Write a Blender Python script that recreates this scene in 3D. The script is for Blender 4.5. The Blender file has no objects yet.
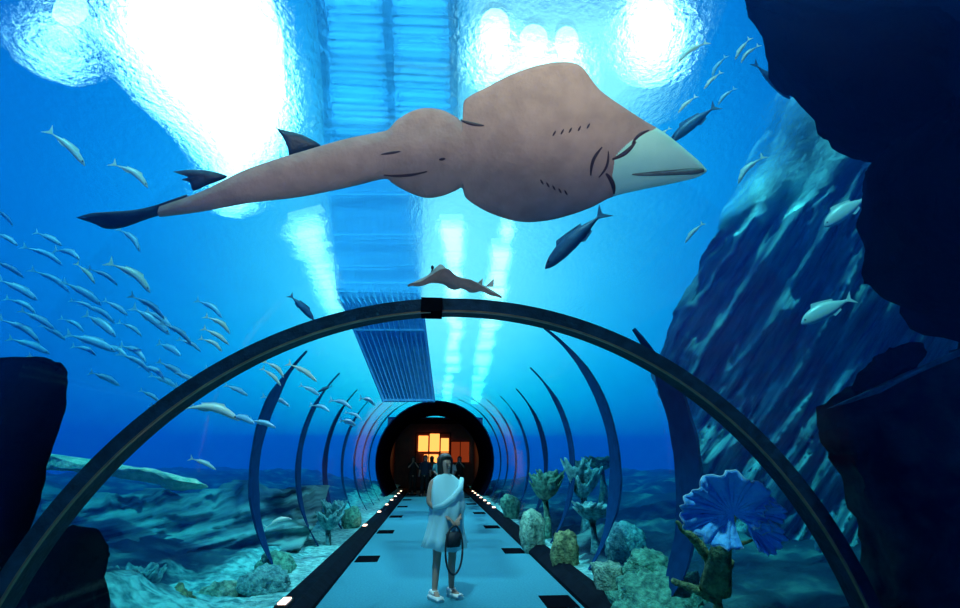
import bpy, bmesh, math, random
import numpy as np
from mathutils import Vector, Matrix, noise
random.seed(7)
PI = math.pi
sc = bpy.context.scene
COL = sc.collection
EYE = Vector((0, 0, 1.55))
PITCH, YAW, FPX = math.radians(16.4), math.radians(4.84), 533.3
Fv = Vector((math.sin(YAW)*math.cos(PITCH), math.cos(YAW)*math.cos(PITCH), math.sin(PITCH)))
Rv = Vector((math.cos(YAW), -math.sin(YAW), 0))
Uv = Rv.cross(Fv)

# ---------------------------------------------------------------- camera
cam = bpy.data.cameras.new('camera'); co = bpy.data.objects.new('camera', cam); COL.objects.link(co)
cam.sensor_width = 36; cam.lens = 20.0; cam.clip_end = 300; cam.clip_start = 0.05
co.matrix_world = Matrix.Translation(EYE) @ Matrix((Rv, Uv, -Fv)).transposed().to_4x4()
sc.camera = co
sc.view_settings.view_transform = 'Standard'; sc.view_settings.look = 'None'
sc.view_settings.gamma = 1; sc.view_settings.use_curve_mapping = False
sc.view_settings.exposure = 0.0
cy = sc.cycles
cy.max_bounces = 8; cy.diffuse_bounces = 2; cy.glossy_bounces = 3; cy.transmission_bounces = 5
cy.transparent_max_bounces = 16; cy.volume_bounces = 1
cy.caustics_reflective = False; cy.caustics_refractive = False
cy.sample_clamp_indirect = 4.0

# ---------------------------------------------------------------- node helpers
def mat(name):
    m = bpy.data.materials.new(name); m.use_nodes = True
    nt = m.node_tree; nt.nodes.clear()
    return m, nt, nt.nodes.new('ShaderNodeOutputMaterial')
def N(nt, kind, **kw):
    n = nt.nodes.new('ShaderNode' + kind)
    for k, v in kw.items():
        if k.startswith('i_'): n.inputs[k[2:].replace('_', ' ')].default_value = v
        else: setattr(n, k, v)
    return n
def ramp(nt, stops, fac, interp='LINEAR'):
    r = nt.nodes.new('ShaderNodeValToRGB'); r.color_ramp.interpolation = interp
    el = r.color_ramp.elements
    while len(el) < len(stops): el.new(0.5)
    for e, (p, c) in zip(el, stops): e.position = p; e.color = (*c, 1)
    nt.links.new(fac, r.inputs[0]); return r
def surf(name, c1, c2=None, scale=6, rough=.7, bump=0.0, bscale=None, metal=0, stretch=(1,1,1), spec=.4, detail=6, rot=(0,0,0), trans=0, coords='Object'):
    m, nt, out = mat(name); L = nt.links.new
    b = N(nt, 'BsdfPrincipled'); b.inputs['Roughness'].default_value = rough
    b.inputs['Metallic'].default_value = metal; b.inputs['Specular IOR Level'].default_value = spec
    tc = N(nt, 'TexCoord'); mp = N(nt, 'Mapping'); mp.inputs['Scale'].default_value = stretch; mp.inputs['Rotation'].default_value = rot
    L(tc.outputs[coords], mp.inputs[0])
    nz = N(nt, 'TexNoise'); nz.inputs['Scale'].default_value = scale; nz.inputs['Detail'].default_value = detail
    L(mp.outputs[0], nz.inputs['Vector'])
    if c2 is None: c2 = tuple(x*.7 for x in c1)
    r = ramp(nt, [(.35, c2), (.65, c1)], nz.outputs[0]); L(r.outputs[0], b.inputs['Base Color'])
    if bump:
        n2 = N(nt, 'TexNoise'); n2.inputs['Scale'].default_value = bscale or scale*3; n2.inputs['Detail'].default_value = 8
        L(mp.outputs[0], n2.inputs['Vector'])
        bp = N(nt, 'Bump'); bp.inputs['Strength'].default_value = bump; bp.inputs['Distance'].default_value = .05
        L(n2.outputs[0], bp.inputs['Height']); L(bp.outputs[0], b.inputs['Normal'])
    L(b.outputs[0], out.inputs[0]); return m
def emit(name, c, s):
    m, nt, out = mat(name); e = N(nt, 'Emission'); e.inputs[0].default_value = (*c, 1); e.inputs[1].default_value = s
    nt.links.new(e.outputs[0], out.inputs[0]); return m

# ---------------------------------------------------------------- world: light field coming down into the tank
w = bpy.data.worlds.new('world'); sc.world = w; w.use_nodes = True
nt = w.node_tree; nt.nodes.clear(); L = nt.links.new
def pdir(px, py):
    return (Fv + Rv*(px-480)/FPX + Uv*(304-py)/FPX)
peak = pdir(440, 180).normalized()
tc = N(nt, 'TexCoord')
dt = N(nt, 'VectorMath', operation='DOT_PRODUCT'); L(tc.outputs['Generated'], dt.inputs[0]); dt.inputs[1].default_value = peak
ac = N(nt, 'Math', operation='ARCCOSINE'); L(dt.outputs['Value'], ac.inputs[0])
dv = N(nt, 'Math', operation='DIVIDE'); L(ac.outputs[0], dv.inputs[0]); dv.inputs[1].default_value = PI
WORLD_STOPS = [(0, (.62,.94,1.0)), (.05, (.32,.74,.98)), (.09, (.07,.46,.84)), (.14, (.006,.24,.64)), (.19, (.001,.135,.46)), (.27, (.001,.065,.31)), (.4, (.001,.035,.22)), (.6, (.001,.02,.14)), (1, (0,.012,.07))]
wr = ramp(nt, WORLD_STOPS, dv.outputs[0], 'EASE')
bg = N(nt, 'Background'); L(wr.outputs[0], bg.inputs[0]); bg.inputs[1].default_value = 1.4
wo = N(nt, 'OutputWorld'); L(bg.outputs[0], wo.inputs[0])
w.cycles.sampling_method = 'MANUAL'; w.cycles.sample_map_resolution = 512

def light(name, kind, loc, target, power, color, **kw):
    l = bpy.data.lights.new(name, kind); l.energy = power; l.color = color
    for k, v in kw.items(): setattr(l, k, v)
    o = bpy.data.objects.new(name, l); COL.objects.link(o); o.location = loc
    o.rotation_euler = (Vector(target)-Vector(loc)).to_track_quat('-Z', 'Y').to_euler(); return o
light('sun_light', 'SUN', (-3, -4, 20), (0, 6, 0), 17.0, (.60, .95, 1.0), angle=.05)
light('left_ray_fill', 'AREA', (-1.5, .95, 2.45), (-1.5, 1.45, 3.5), 72, (1.0, .46, .34), size=.6, spread=math.radians(105))  # unseen lamps, like the next ones, added to warm the ray belly
light('right_ray_fill', 'AREA', (1.0, .6, 2.72), (1.0, 1.2, 3.8), 72, (1.0, .46, .34), size=.6, spread=math.radians(105))
light('side_ray_fill', 'AREA', (-.2, .45, 2.78), (-.2, 1.15, 3.8), 50, (1.0, .46, .34), size=.6, spread=math.radians(105))
light('crown_fill', 'SPOT', (.05, 1.9, 1.9), (.1, 2.95, 2.55), 9, (1.0, .82, .74), spot_size=math.radians(46), spot_blend=.8, shadow_soft_size=.1)  # unseen spot added to brighten the small ray on the crown
light('lobby_light', 'AREA', (.1, 33.5, 3.6), (.1, 28, .5), 2.5, (1.0, .42, .18), size=1.5)
light('walkway_fill', 'AREA', (.2, 9, 3.9), (.2, 9.5, 0), 170, (.35, .85, 1.0), size=2.0)  # unseen overhead lights added to brighten the carpet
light('walkway_fill', 'AREA', (.2, 16, 3.9), (.2, 16.5, 0), 170, (.35, .85, 1.0), size=2.0)

# ---------------------------------------------------------------- geometry helpers
def at(px, py, d): return EYE + pdir(px, py)*d
def on_plane(px, py, z):
    q = pdir(px, py); return EYE + q*((z-EYE.z)/q.z)
def tag(o, label=None, cat=None, group=None, kind=None):
    for k, v in (('label', label), ('category', cat), ('group', group), ('kind', kind)):
        if v: o[k] = v
    return o
def mesh_obj(name, verts, faces, m, parent=None, smooth=True):
    me = bpy.data.meshes.new(name); me.from_pydata([tuple(v) for v in verts], [], faces); me.update()
    if smooth: me.polygons.foreach_set('use_smooth', [True]*len(me.polygons))
    if m: me.materials.append(m)
    o = bpy.data.objects.new(name, me); COL.objects.link(o)
    if parent: o.parent = parent
    return o
def bm_obj(name, bm, m, parent=None, smooth=False):
    bmesh.ops.recalc_face_normals(bm, faces=bm.faces)
    me = bpy.data.meshes.new(name); bm.to_mesh(me); bm.free()
    if smooth: me.polygons.foreach_set('use_smooth', [True]*len(me.polygons))
    me.materials.append(m); o = bpy.data.objects.new(name, me); COL.objects.link(o)
    if parent: o.parent = parent
    return o
def empty(name, loc, rz=0):
    o = bpy.data.objects.new(name, None); COL.objects.link(o); o.location = loc; o.rotation_euler = (0, 0, rz); return o
def box(bm, c, s, rot=None):
    M = Matrix.Translation(c) @ (rot or Matrix()) @ Matrix.Diagonal((*s, 1))
    bmesh.ops.create_cube(bm, size=1, matrix=M)
def bar(bm, a, b, wdt, dep=None):
    a, b = Vector(a), Vector(b); d = b-a
    box(bm, (a+b)/2, (wdt, dep or wdt, d.length), d.to_track_quat('Z', 'Y').to_matrix().to_4x4())
def tube(bm, pts, r, n=8, closed=False):
    rings = []
    P = [Vector(p) for p in pts]
    for i, p in enumerate(P):
        t = (P[min(i+1, len(P)-1)]-P[max(i-1, 0)]).normalized()
        q = t.to_track_quat('Z', 'Y'); rr = r[i] if isinstance(r, (list, tuple)) else r
        rings.append([bm.verts.new(p + q @ Vector((math.cos(a)*rr, math.sin(a)*rr, 0))) for a in [2*PI*k/n for k in range(n)]])
    for A, B in zip(rings, rings[1:]):
        for k in range(n): bm.faces.new((A[k], A[(k+1) % n], B[(k+1) % n], B[k]))
    bm.faces.new(rings[0][::-1]); bm.faces.new(rings[-1])
def uvs(bm, c, r, rot=None, u=16, v=10):
    M = Matrix.Translation(c) @ (rot or Matrix()) @ Matrix.Diagonal((*r, 1))
    return bmesh.ops.create_uvsphere(bm, u_segments=u, v_segments=v, radius=1, matrix=M)
def fbm(p, o=5, h=1.0): return noise.fractal(Vector(p), h, 2.0, o)
def interp(xs, ys, x):
    return float(np.interp(x, xs, ys))

# ---------------------------------------------------------------- materials
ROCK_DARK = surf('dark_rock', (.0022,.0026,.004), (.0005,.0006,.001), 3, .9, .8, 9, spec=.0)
ROCK_REEF = surf('reef_rock', (.16,.42,.42), (.01,.035,.07), 1.0, .9, .7, 4, spec=.1, detail=10, coords='UV')
ROCK_WALL = surf('strata_rock', (.26,.58,.60), (.010,.035,.10), 1.0, .95, .8, 3, spec=.05, detail=9, coords='UV')
def seabed(name, xedge, sgn):
    m, nt, out = mat(name); L = nt.links.new; b = N(nt, 'BsdfPrincipled'); b.inputs['Roughness'].default_value = .95; b.inputs['Specular IOR Level'].default_value = .05
    tc = N(nt, 'TexCoord'); sx = N(nt, 'SeparateXYZ'); L(tc.outputs['Object'], sx.inputs[0])
    n1 = N(nt, 'TexNoise'); n1.inputs['Scale'].default_value = 1.3; n1.inputs['Detail'].default_value = 10; L(tc.outputs['Object'], n1.inputs['Vector'])
    n2 = N(nt, 'TexNoise'); n2.inputs['Scale'].default_value = 9; n2.inputs['Detail'].default_value = 8; L(tc.outputs['Object'], n2.inputs['Vector'])
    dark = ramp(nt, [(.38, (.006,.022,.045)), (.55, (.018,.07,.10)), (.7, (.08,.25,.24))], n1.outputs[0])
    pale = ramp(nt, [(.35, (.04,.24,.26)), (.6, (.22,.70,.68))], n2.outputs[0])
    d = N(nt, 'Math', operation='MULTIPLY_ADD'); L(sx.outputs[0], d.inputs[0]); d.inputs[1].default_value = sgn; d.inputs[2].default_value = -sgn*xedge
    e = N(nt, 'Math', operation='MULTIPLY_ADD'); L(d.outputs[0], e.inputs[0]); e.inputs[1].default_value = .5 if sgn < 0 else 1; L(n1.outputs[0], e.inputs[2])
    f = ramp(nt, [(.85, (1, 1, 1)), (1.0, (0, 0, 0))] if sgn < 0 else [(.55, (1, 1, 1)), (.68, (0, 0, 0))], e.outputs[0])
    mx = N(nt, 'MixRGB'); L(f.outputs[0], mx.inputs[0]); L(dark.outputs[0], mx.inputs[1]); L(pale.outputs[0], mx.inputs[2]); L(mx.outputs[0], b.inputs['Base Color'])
    bp = N(nt, 'Bump'); bp.inputs['Strength'].default_value = .9; bp.inputs['Distance'].default_value = .06; L(n2.outputs[0], bp.inputs['Height']); L(bp.outputs[0], b.inputs['Normal'])
    L(b.outputs[0], out.inputs[0]); return m
CARPET = surf('teal_carpet', (.05,.30,.40), (.035,.22,.32), 40, .95, .5, 90, spec=.1)
MATTE = surf('black_mat', (.004,.005,.009), None, 20, .9, spec=0)
CURB = surf('black_curb', (.004,.008,.016), (.002,.004,.008), 8, .8, .1, 20, spec=.02)
ARCHM = surf('dark_rubber_steel', (.014,.035,.065), (.007,.018,.035), 14, .5, .2, 40, spec=.08)
COPPER = surf('copper_edge', (.32,.16,.09), None, 10, .35, metal=.6)
RIBM = surf('rib_seal', (.004,.05,.16), (.003,.035,.12), 8, .9, spec=0)
LIN = surf('dark_lining', (.001,.003,.012), (.003,.003,.010), 8, 1.0, .15, 6, spec=0)
STEEL = surf('blue_painted_steel', (.10,.50,.88), (.05,.38,.80), 8, .8, spec=.1)

def acrylic():
    m, nt, out = mat('clear_acrylic'); L = nt.links.new
    t = N(nt, 'BsdfTransparent'); t.inputs[0].default_value = (.965,.985,.99,1)
    g = N(nt, 'BsdfGlossy'); g.inputs['Roughness'].default_value = .06
    tc = N(nt, 'TexCoord'); mp = N(nt, 'Mapping'); mp.inputs['Scale'].default_value = (1, .25, 1); L(tc.outputs['Object'], mp.inputs[0])
    nz = N(nt, 'TexNoise'); nz.inputs['Scale'].default_value = 1.6; L(mp.outputs[0], nz.inputs['Vector'])
    bp = N(nt, 'Bump'); bp.inputs['Strength'].default_value = .25; bp.inputs['Distance'].default_value = .05
    L(nz.outputs[0], bp.inputs['Height']); L(bp.outputs[0], g.inputs['Normal'])
    lw = N(nt, 'LayerWeight'); lw.inputs[0].default_value = .5
    pw = N(nt, 'Math', operation='POWER'); L(lw.outputs['Facing'], pw.inputs[0]); pw.inputs[1].default_value = 5
    f = N(nt, 'Math', operation='MULTIPLY'); L(pw.outputs[0], f.inputs[0]); f.inputs[1].default_value = .04
    mx = N(nt, 'MixShader'); L(f.outputs[0], mx.inputs[0]); L(t.outputs[0], mx.inputs[1]); L(g.outputs[0], mx.inputs[2])
    L(mx.outputs[0], out.inputs[0]); return m
ACR = acrylic()

# ---------------------------------------------------------------- tunnel shell
NC, FC, RAD = (.14, 0.0), (.10, 1.55), 2.5
AY, TEND, LINY = 3.24, 31.0, 24.0
NSEG = 72
def prof(c, r, zf=0.0):
    a0 = math.asin(max(-1, (zf-c[1])/r))
    return [(c[0]+r*math.cos(a0+(PI-2*a0)*k/NSEG), c[1]+r*math.sin(a0+(PI-2*a0)*k/NSEG)) for k in range(NSEG+1)]
def loft(name, rings, m, flip=False, caps=False, bottom=False, kind='structure', thick=0):
    n = len(rings[0][1]); vs = [Vector((x, y, z)) for y, pr in rings for x, z in pr]; fs = []
    for i in range(len(rings)-1):
        for k in range(n-1 + (1 if bottom else 0)):
            k2 = (k+1) % n; fs.append((i*n+k, i*n+k2, (i+1)*n+k2, (i+1)*n+k))
    if caps: fs.append(tuple(range(n))[::-1]); fs.append(tuple((len(rings)-1)*n+k for k in range(n)))
    if flip: fs = [f[::-1] for f in fs]
    o = mesh_obj(name, vs, fs, m, smooth=False); o['kind'] = kind
    if thick:
        md = o.modifiers.new('thickness', 'SOLIDIFY'); md.thickness = thick; md.offset = 0
    return o
loft('window_1', [(-3, prof(NC, RAD)), (AY-.02, prof(NC, RAD))], ACR, thick=.05)
ys = [AY+.02 + (LINY-AY-.02)*i/6 for i in range(7)]
loft('window_2', [(y, prof(FC, RAD)) for y in ys], ACR, thick=.05)
loft('window_3', [(AY, prof(NC, RAD+.02)), (AY+.001, prof(FC, RAD-.02))], ACR, thick=.03)
for o in (bpy.data.objects['window_1'], bpy.data.objects['window_2']):
    o.data.polygons.foreach_set('use_smooth', [True]*len(o.data.polygons))
# dark lined far end of the tunnel
loft('wall_far', [(y, prof(FC, RAD)) for y in (LINY, 26, 28, TEND)], LIN, thick=.1)
# ribs: dark joint bands between the acrylic sections (sides only)
def rib(name, y, wd, segs, th=.06):
    bm = bmesh.new()
    for a0, a1 in segs:
        n = 26; prev = None
        for k in range(n+1):
            a = math.radians(a0+(a1-a0)*k/n); e = min(1, min(k, n-k)/7+.1)
            q = []
            wb = wd*(.75+.35*fbm((a*3, y, 0)))
            for dy, rr in ((-wb/2*e, RAD+.03), (wb/2*e, RAD+.03), (wb/2*e, RAD+th*e), (-wb/2*e, RAD+th*e)):
                q.append(bm.verts.new((FC[0]+rr*math.cos(a), y+dy, FC[1]+rr*math.sin(a))))
            if prev:
                for j in range(4): bm.faces.new((prev[j], prev[(j+1) % 4], q[(j+1) % 4], q[j]))
            else: bm.faces.new(q)
            prev = q
        bm.faces.new(prev)
    o = bm_obj(name, bm, RIBM); o['kind'] = 'structure'; return o
RIBS = [(5.6, .6, ((-36, 34),)), (7.9, .5, ((-36, 52), (142, 216))), (10.4, .42, ((-36, 45), (140, 216))), (12.9, .5, ((-36, 42), (140, 216))),
        (15.3, .36, ((-36, 45), (138, 216))), (17.6, .32, ((-36, 50), (135, 216))), (19.6, .3, ((-36, 60), (130, 216))), (21.6, .26, ((-36, 70), (110, 216))), (23.9, .3, ((-36, 216),))]
for i, (y, wd, sg) in enumerate(RIBS): rib('trim_%d' % (i+1), y, wd, sg)
for i, y in enumerate((25.5, 27, 28.5, 30)):
    rib('trim_%d' % (i+20), y, .15, ((-36, 216),), .02)
# near arch
def arch_band(bm, c, r0, r1, y0, y1, n=96):
    prev = None
    for k in range(n+1):
        a = PI*k/n; q = [bm.verts.new((c[0]+r*math.cos(a), y, c[1]+r*math.sin(a))) for r, y in ((r0, y0), (r1, y0), (r1, y1), (r0, y1))]
        if prev:
            for j in range(4): bm.faces.new((prev[j], prev[(j+1) % 4], q[(j+1) % 4], q[j]))
        else: bm.faces.new(q)
        prev = q
    bm.faces.new(prev)
ar = empty('tunnel_arch', (NC[0], AY, 0)); tag(ar, 'dark blue-black arch hoop spanning the tunnel closest to the viewer', 'arch')
bm = bmesh.new(); arch_band(bm, (0, 0), RAD-.06, RAD+.015, -.085, .085); bm_obj('hoop', bm, ARCHM, ar, True).data.polygons.foreach_set('use_smooth', [False]*388 if False else [False]*len(bpy.data.objects['hoop'].data.polygons))
bm = bmesh.new(); arch_band(bm, (0, 0), RAD-.071, RAD-.061, -.087, -.065); bm_obj('edge_strip', bm, COPPER, ar)['label'] = 'thin copper-coloured inner edge'
bm = bmesh.new(); box(bm, (-.17, -.02, RAD-.035), (.13, .19, .085)); bm_obj('clamp', bm, MATTE, ar)

# ---------------------------------------------------------------- walkway and curbs
fl = bmesh.new(); box(fl, (.225, 13.5, -.05), (2.95, 35, .1)); o = bm_obj('floor', fl, CARPET); o['kind'] = 'structure'
def curb(name, xi, xo, sgn):
    pr = [(xi, -.1), (xi, .05), (xi+sgn*.04, .085), (xi+sgn*.12, .15), (xo, .15), (xo, -.1)]
    v = [(x, y, z) for y in (-3.0, 31) for x, z in pr]; n = len(pr)
    f = [(k, (k+1) % n, n+(k+1) % n, n+k) for k in range(n)] + [tuple(range(n)), tuple(range(n, 2*n))[::-1]]
    o = mesh_obj(name, v, f, CURB, smooth=False); o['kind'] = 'structure'; return o
curb('trim_13', -1.25, -1.55, -1); curb('trim_14', 1.70, 1.98, 1)
SILL = surf('pale_gravel_sill', (.26,.72,.70), (.07,.28,.30), 12, .9, .9, 24, spec=.05)
for nm, xa, xb in (('trim_15', -1.96, -1.555), ('trim_16', 1.985, 2.16)):
    bm = bmesh.new(); box(bm, ((xa+xb)/2, 17.1, .02), (xb-xa, 27.6, .2)); bm_obj(nm, bm, SILL)['kind'] = 'structure'
MAT_LABEL = 'small black rectangular mat inlaid in the blue walkway carpet along its edge'
first = None
def mat_tile(x, y, label):
    global first
    if first is None:
        bm = bmesh.new(); box(bm, (0, 0, .006), (.36, .55, .012)); first = bm_obj('floor_mat', bm, MATTE); o = first
    else:
        o = first.copy(); COL.objects.link(o)
    o.location = (x, y, 0); tag(o, label, 'mat', 'black mats along the walkway')
ordr = ['nearest', 'second nearest', 'third nearest', 'fourth nearest', 'fifth nearest', 'sixth nearest']
for i in range(6):
    mat_tile(1.47, 6.72+3.62*i, 'black rectangular mat at the right carpet edge, %s of the right row' % ordr[i])
for i in range(6):
    mat_tile(-1.03, 9.72+3.5*i, 'black rectangular mat at the left carpet edge, %s of the left row' % ordr[i])
GLOW = emit('warm_lamp_glow', (1.0, .62, .45), 7); HOUS = surf('lamp_housing', (.05,.03,.03), None, 10, .4)
lamp0 = None
def curb_lamp(x, y, z, label, sc_=1):
    global lamp0
    if lamp0 is None:
        r = empty('curb_lamp', (0, 0, 0))
        bm = bmesh.new(); box(bm, (0, 0, .015), (.12, .30, .03)); bmesh.ops.bevel(bm, geom=bm.edges[:], offset=.008, segments=1); bm_obj('housing', bm, HOUS, r)
        bm = bmesh.new(); box(bm, (0, 0, .034), (.075, .24, .016)); bm_obj('diffuser', bm, GLOW, r); lamp0 = r
    else:
        r = lamp0.copy(); COL.objects.link(r)
        for ch in list(lamp0.children): c = ch.copy(); COL.objects.link(c); c.parent = r
    r.location = (x, y, z); r.scale = (sc_, sc_, sc_); tag(r, label, 'lamp', 'glowing lamps along the curbs')
LL = [6.2, 12.9, 16.2, 18.8, 21, 23, 25, 27]; RL = [10.6, 17.4, 19, 20.4, 22, 23.5, 25, 26.5]
ordn = ['nearest', 'second', 'third', 'fourth', 'fifth', 'sixth', 'seventh', 'farthest']
for i, y in enumerate(LL): curb_lamp(-1.47, y, .15, 'warm glowing lamp on the left black curb, %s of its row' % ordn[i])
for i, y in enumerate(RL): curb_lamp(1.9, y, .15, 'warm glowing lamp on the right black curb, %s of its row' % ordn[i])

# ---------------------------------------------------------------- lobby at the far end
ORG = emit('orange_lit_panel', (1.0, .33, .07), 2.2); DRED = surf('dark_red_wall', (.16,.03,.015), None, 3, .6)
bm = bmesh.new(); box(bm, (.1, 35.5, 1.9), (5.4, .2, 3.9)); o = bm_obj('wall_back', bm, DRED); o['kind'] = 'structure'
bm = bmesh.new(); box(bm, (-2.5, 33.3, 1.9), (.2, 4.2, 3.9)); o = bm_obj('wall_left', bm, DRED); o['kind'] = 'structure'
bm = bmesh.new(); box(bm, (2.7, 33.3, 1.9), (.2, 4.2, 3.9)); o = bm_obj('wall_right', bm, DRED); o['kind'] = 'structure'
bm = bmesh.new(); box(bm, (.1, 33.3, 3.9), (5.4, 4.2, .1)); o = bm_obj('ceiling', bm, LIN); o['kind'] = 'structure'
bm = bmesh.new(); box(bm, (.1, 33.3, -.06), (5.4, 4.5, .1)); bm_obj('floor_back', bm, LIN)['kind'] = 'structure'
lb = empty('lit_panel', (-.02, 35.34, 2.05)); tag(lb, 'orange glowing wall panel in the lobby at the far end of the tunnel', 'light panel')
for i, (x, z, a, b) in enumerate(((-.62, .55, .62, 1.0), (.1, .6, .62, 1.15), (.75, .45, .5, .9), (-.1, -.35, .9, .5))):
    bm = bmesh.new(); box(bm, (x*1.0, 0, z*1.0), (a, .1, b)); bm_obj('pane', bm, ORG, lb)
bm = bmesh.new()
for z in (-.65, .05, 1.22): bar(bm, (-1.1, -.06, z), (1.15, -.06, z), .06)
for x in (-1.1, -.25, .45, 1.12): bar(bm, (x, -.06, -.65), (x, -.06, 1.22), .06)
bm_obj('frame', bm, MATTE, lb)
rp = empty('red_panel', (1.72, 35.34, 2.1)); tag(rp, 'dim dark-red glowing wall panel right of the orange panel in the lobby', 'light panel')
bm = bmesh.new(); box(bm, (0, 0, 0), (1.2, .1, 1.3)); bm_obj('pane', bm, emit('dim_red_panel', (.6, .08, .02), .35), rp)
bm = bmesh.new()
for z in (-.65, .65): bar(bm, (-.6, -.06, z), (.6, -.06, z), .05)
for x in (-.6, 0, .6): bar(bm, (x, -.06, -.65), (x, -.06, .65), .05)
bm_obj('frame', bm, MATTE, rp)

# ---------------------------------------------------------------- seabed terrain
def terrain(name, x0, x1, sgn):
    nx, ny = 110, 150; vs = []; fs = []
    for j in range(ny+1):
        y = 3.4 + (36-3.4)*(j/ny)**1.5
        for i in range(nx+1):
            u = (i/nx)**1.3; x = x0+(x1-x0)*u; d = abs(x-x0)
            h = .10 + .09*min(d, 1) + max(0, d-1.1)*(.13 if sgn < 0 else .12) - max(0, d-7)*.12
            a = min(1, d/.9)
            h += a*(.16*fbm((x*.9, y*.9, 3))+.30*max(0, fbm((x*.45, y*.45, 9)))) + .05*min(1, d/.2)*fbm((x*3.5, y*3.5, 1)) + .03*min(1, d/.2)*abs(fbm((x*9, y*9, 4)))
            vs.append((x, y, min(h, .30+max(0, d-.6)*1.2)))
    for j in range(ny):
        for i in range(nx):
            a = j*(nx+1)+i; q = (a, a+1, a+nx+2, a+nx+1); fs.append(q if sgn > 0 else q[::-1])
    o = mesh_obj(name, vs, fs, seabed('seabed_'+('left' if sgn < 0 else 'right'), x0, sgn)); o['kind'] = 'structure'; return o
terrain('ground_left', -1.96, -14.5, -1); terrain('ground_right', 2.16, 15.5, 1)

# ---------------------------------------------------------------- rocks
def rock(name, poly, c, d, T, m, label, rough=.05, rings=9, n=150, jit=3.0, dfun=None):
    """closed boulder: outline in the view, then domed front and back with real depth"""
    P = [Vector(p) for p in poly]; per = []
    L_ = [(P[(i+1) % len(P)]-P[i]).length for i in range(len(P))]; tot = sum(L_)
    for k in range(n):
        s = tot*k/n; i = 0
        while s > L_[i]: s -= L_[i]; i += 1
        q = P[i].lerp(P[(i+1) % len(P)], s/L_[i])
        nn = fbm((q.x*.05, q.y*.05, d), 6); nd = (q-Vector(c)).normalized()
        per.append(q+nd*nn*jit)
    vs = []; fs = []; c = Vector(c)
    for side in (-1, 1):
        for r in range(rings+1):
            if side == 1 and r == 0: continue
            ph = (PI/2)*r/rings
            for q in per:
                p2 = c.lerp(q, math.cos(ph) if r < rings else 0.02)
                dd = d + (dfun(p2) if dfun else 0) + side*T*math.sin(ph)
                v = at(p2.x, p2.y, dd)
                k = 0 if r == 0 else 1
                v = v + k*Uv*rough*fbm(v*2.2, 6) - k*Fv*rough*3*fbm(v*1.4+Vector((9, 2, 1)), 6)
                vs.append(v)
    R = rings+1
    def idx(side, r, k):
        k %= n
        if r == 0: return k
        return (r*n+k) if side == -1 else (R*n+(r-1)*n+k)
    for side in (-1, 1):
        for r in range(rings):
            for k in range(n):
                q = (idx(side, r, k), idx(side, r, k+1), idx(side, r+1, k+1), idx(side, r+1, k)); fs.append(q if side == 1 else q[::-1])
        fs.append(tuple(idx(side, rings, k) for k in range(n)))
    o = mesh_obj(name, vs, fs, m); me = o.data
    b = bmesh.new(); b.from_mesh(me); bmesh.ops.recalc_face_normals(b, faces=b.faces); b.to_mesh(me); b.free()
    # origin at the rock's own centre
    ctr = sum((Vector(v) for v in vs), Vector())/len(vs)
    me.transform(Matrix.Translation(-ctr)); o.location = ctr
    if label: tag(o, label, 'rock')
    return o
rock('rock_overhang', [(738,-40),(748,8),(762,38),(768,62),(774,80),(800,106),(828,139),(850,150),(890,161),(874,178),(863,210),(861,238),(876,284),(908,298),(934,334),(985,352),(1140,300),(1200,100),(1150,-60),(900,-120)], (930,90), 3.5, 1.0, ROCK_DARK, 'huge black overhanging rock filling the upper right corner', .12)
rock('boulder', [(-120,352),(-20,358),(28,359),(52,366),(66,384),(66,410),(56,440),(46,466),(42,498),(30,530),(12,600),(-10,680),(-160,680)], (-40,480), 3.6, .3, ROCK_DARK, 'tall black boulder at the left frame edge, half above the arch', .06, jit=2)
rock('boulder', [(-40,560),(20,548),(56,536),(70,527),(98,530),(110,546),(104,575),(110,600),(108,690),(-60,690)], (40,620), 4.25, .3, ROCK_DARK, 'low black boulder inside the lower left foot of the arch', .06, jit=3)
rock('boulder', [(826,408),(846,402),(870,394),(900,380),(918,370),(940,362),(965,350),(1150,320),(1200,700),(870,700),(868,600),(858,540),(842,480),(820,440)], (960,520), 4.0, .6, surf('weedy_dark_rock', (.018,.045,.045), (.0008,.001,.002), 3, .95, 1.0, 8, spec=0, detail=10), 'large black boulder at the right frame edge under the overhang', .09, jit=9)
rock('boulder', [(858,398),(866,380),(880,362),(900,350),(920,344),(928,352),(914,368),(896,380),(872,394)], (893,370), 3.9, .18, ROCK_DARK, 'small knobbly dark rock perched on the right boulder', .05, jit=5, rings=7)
LEDGE = surf('lit_ledge', (.95,1.0,.75), (.25,.70,.50), 9, .8, .8, 20)
# ledges; the left one has light from above in its pale colour
rock('rock_ledge', [(36,452),(60,455),(90,459),(130,466),(165,472),(196,480),(206,487),(190,489),(150,483),(110,476),(70,468),(36,464)], (120,470), 7.6, .55, LEDGE, 'long narrow ledge with light from above in its pale green colour behind the left arch foot', .05, jit=2.5)
rock('rock_ledge', [(826,409),(870,391),(905,374),(962,348),(970,352),(930,368),(905,380),(880,393),(850,403)], (895,382), 3.8, .06, surf('rim_rock', (.10,.30,.34), (.03,.10,.14), 12, .8, .6, 20), 'thin teal rim of rock along the top of the right black boulder', .01, jit=1.5)

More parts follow.
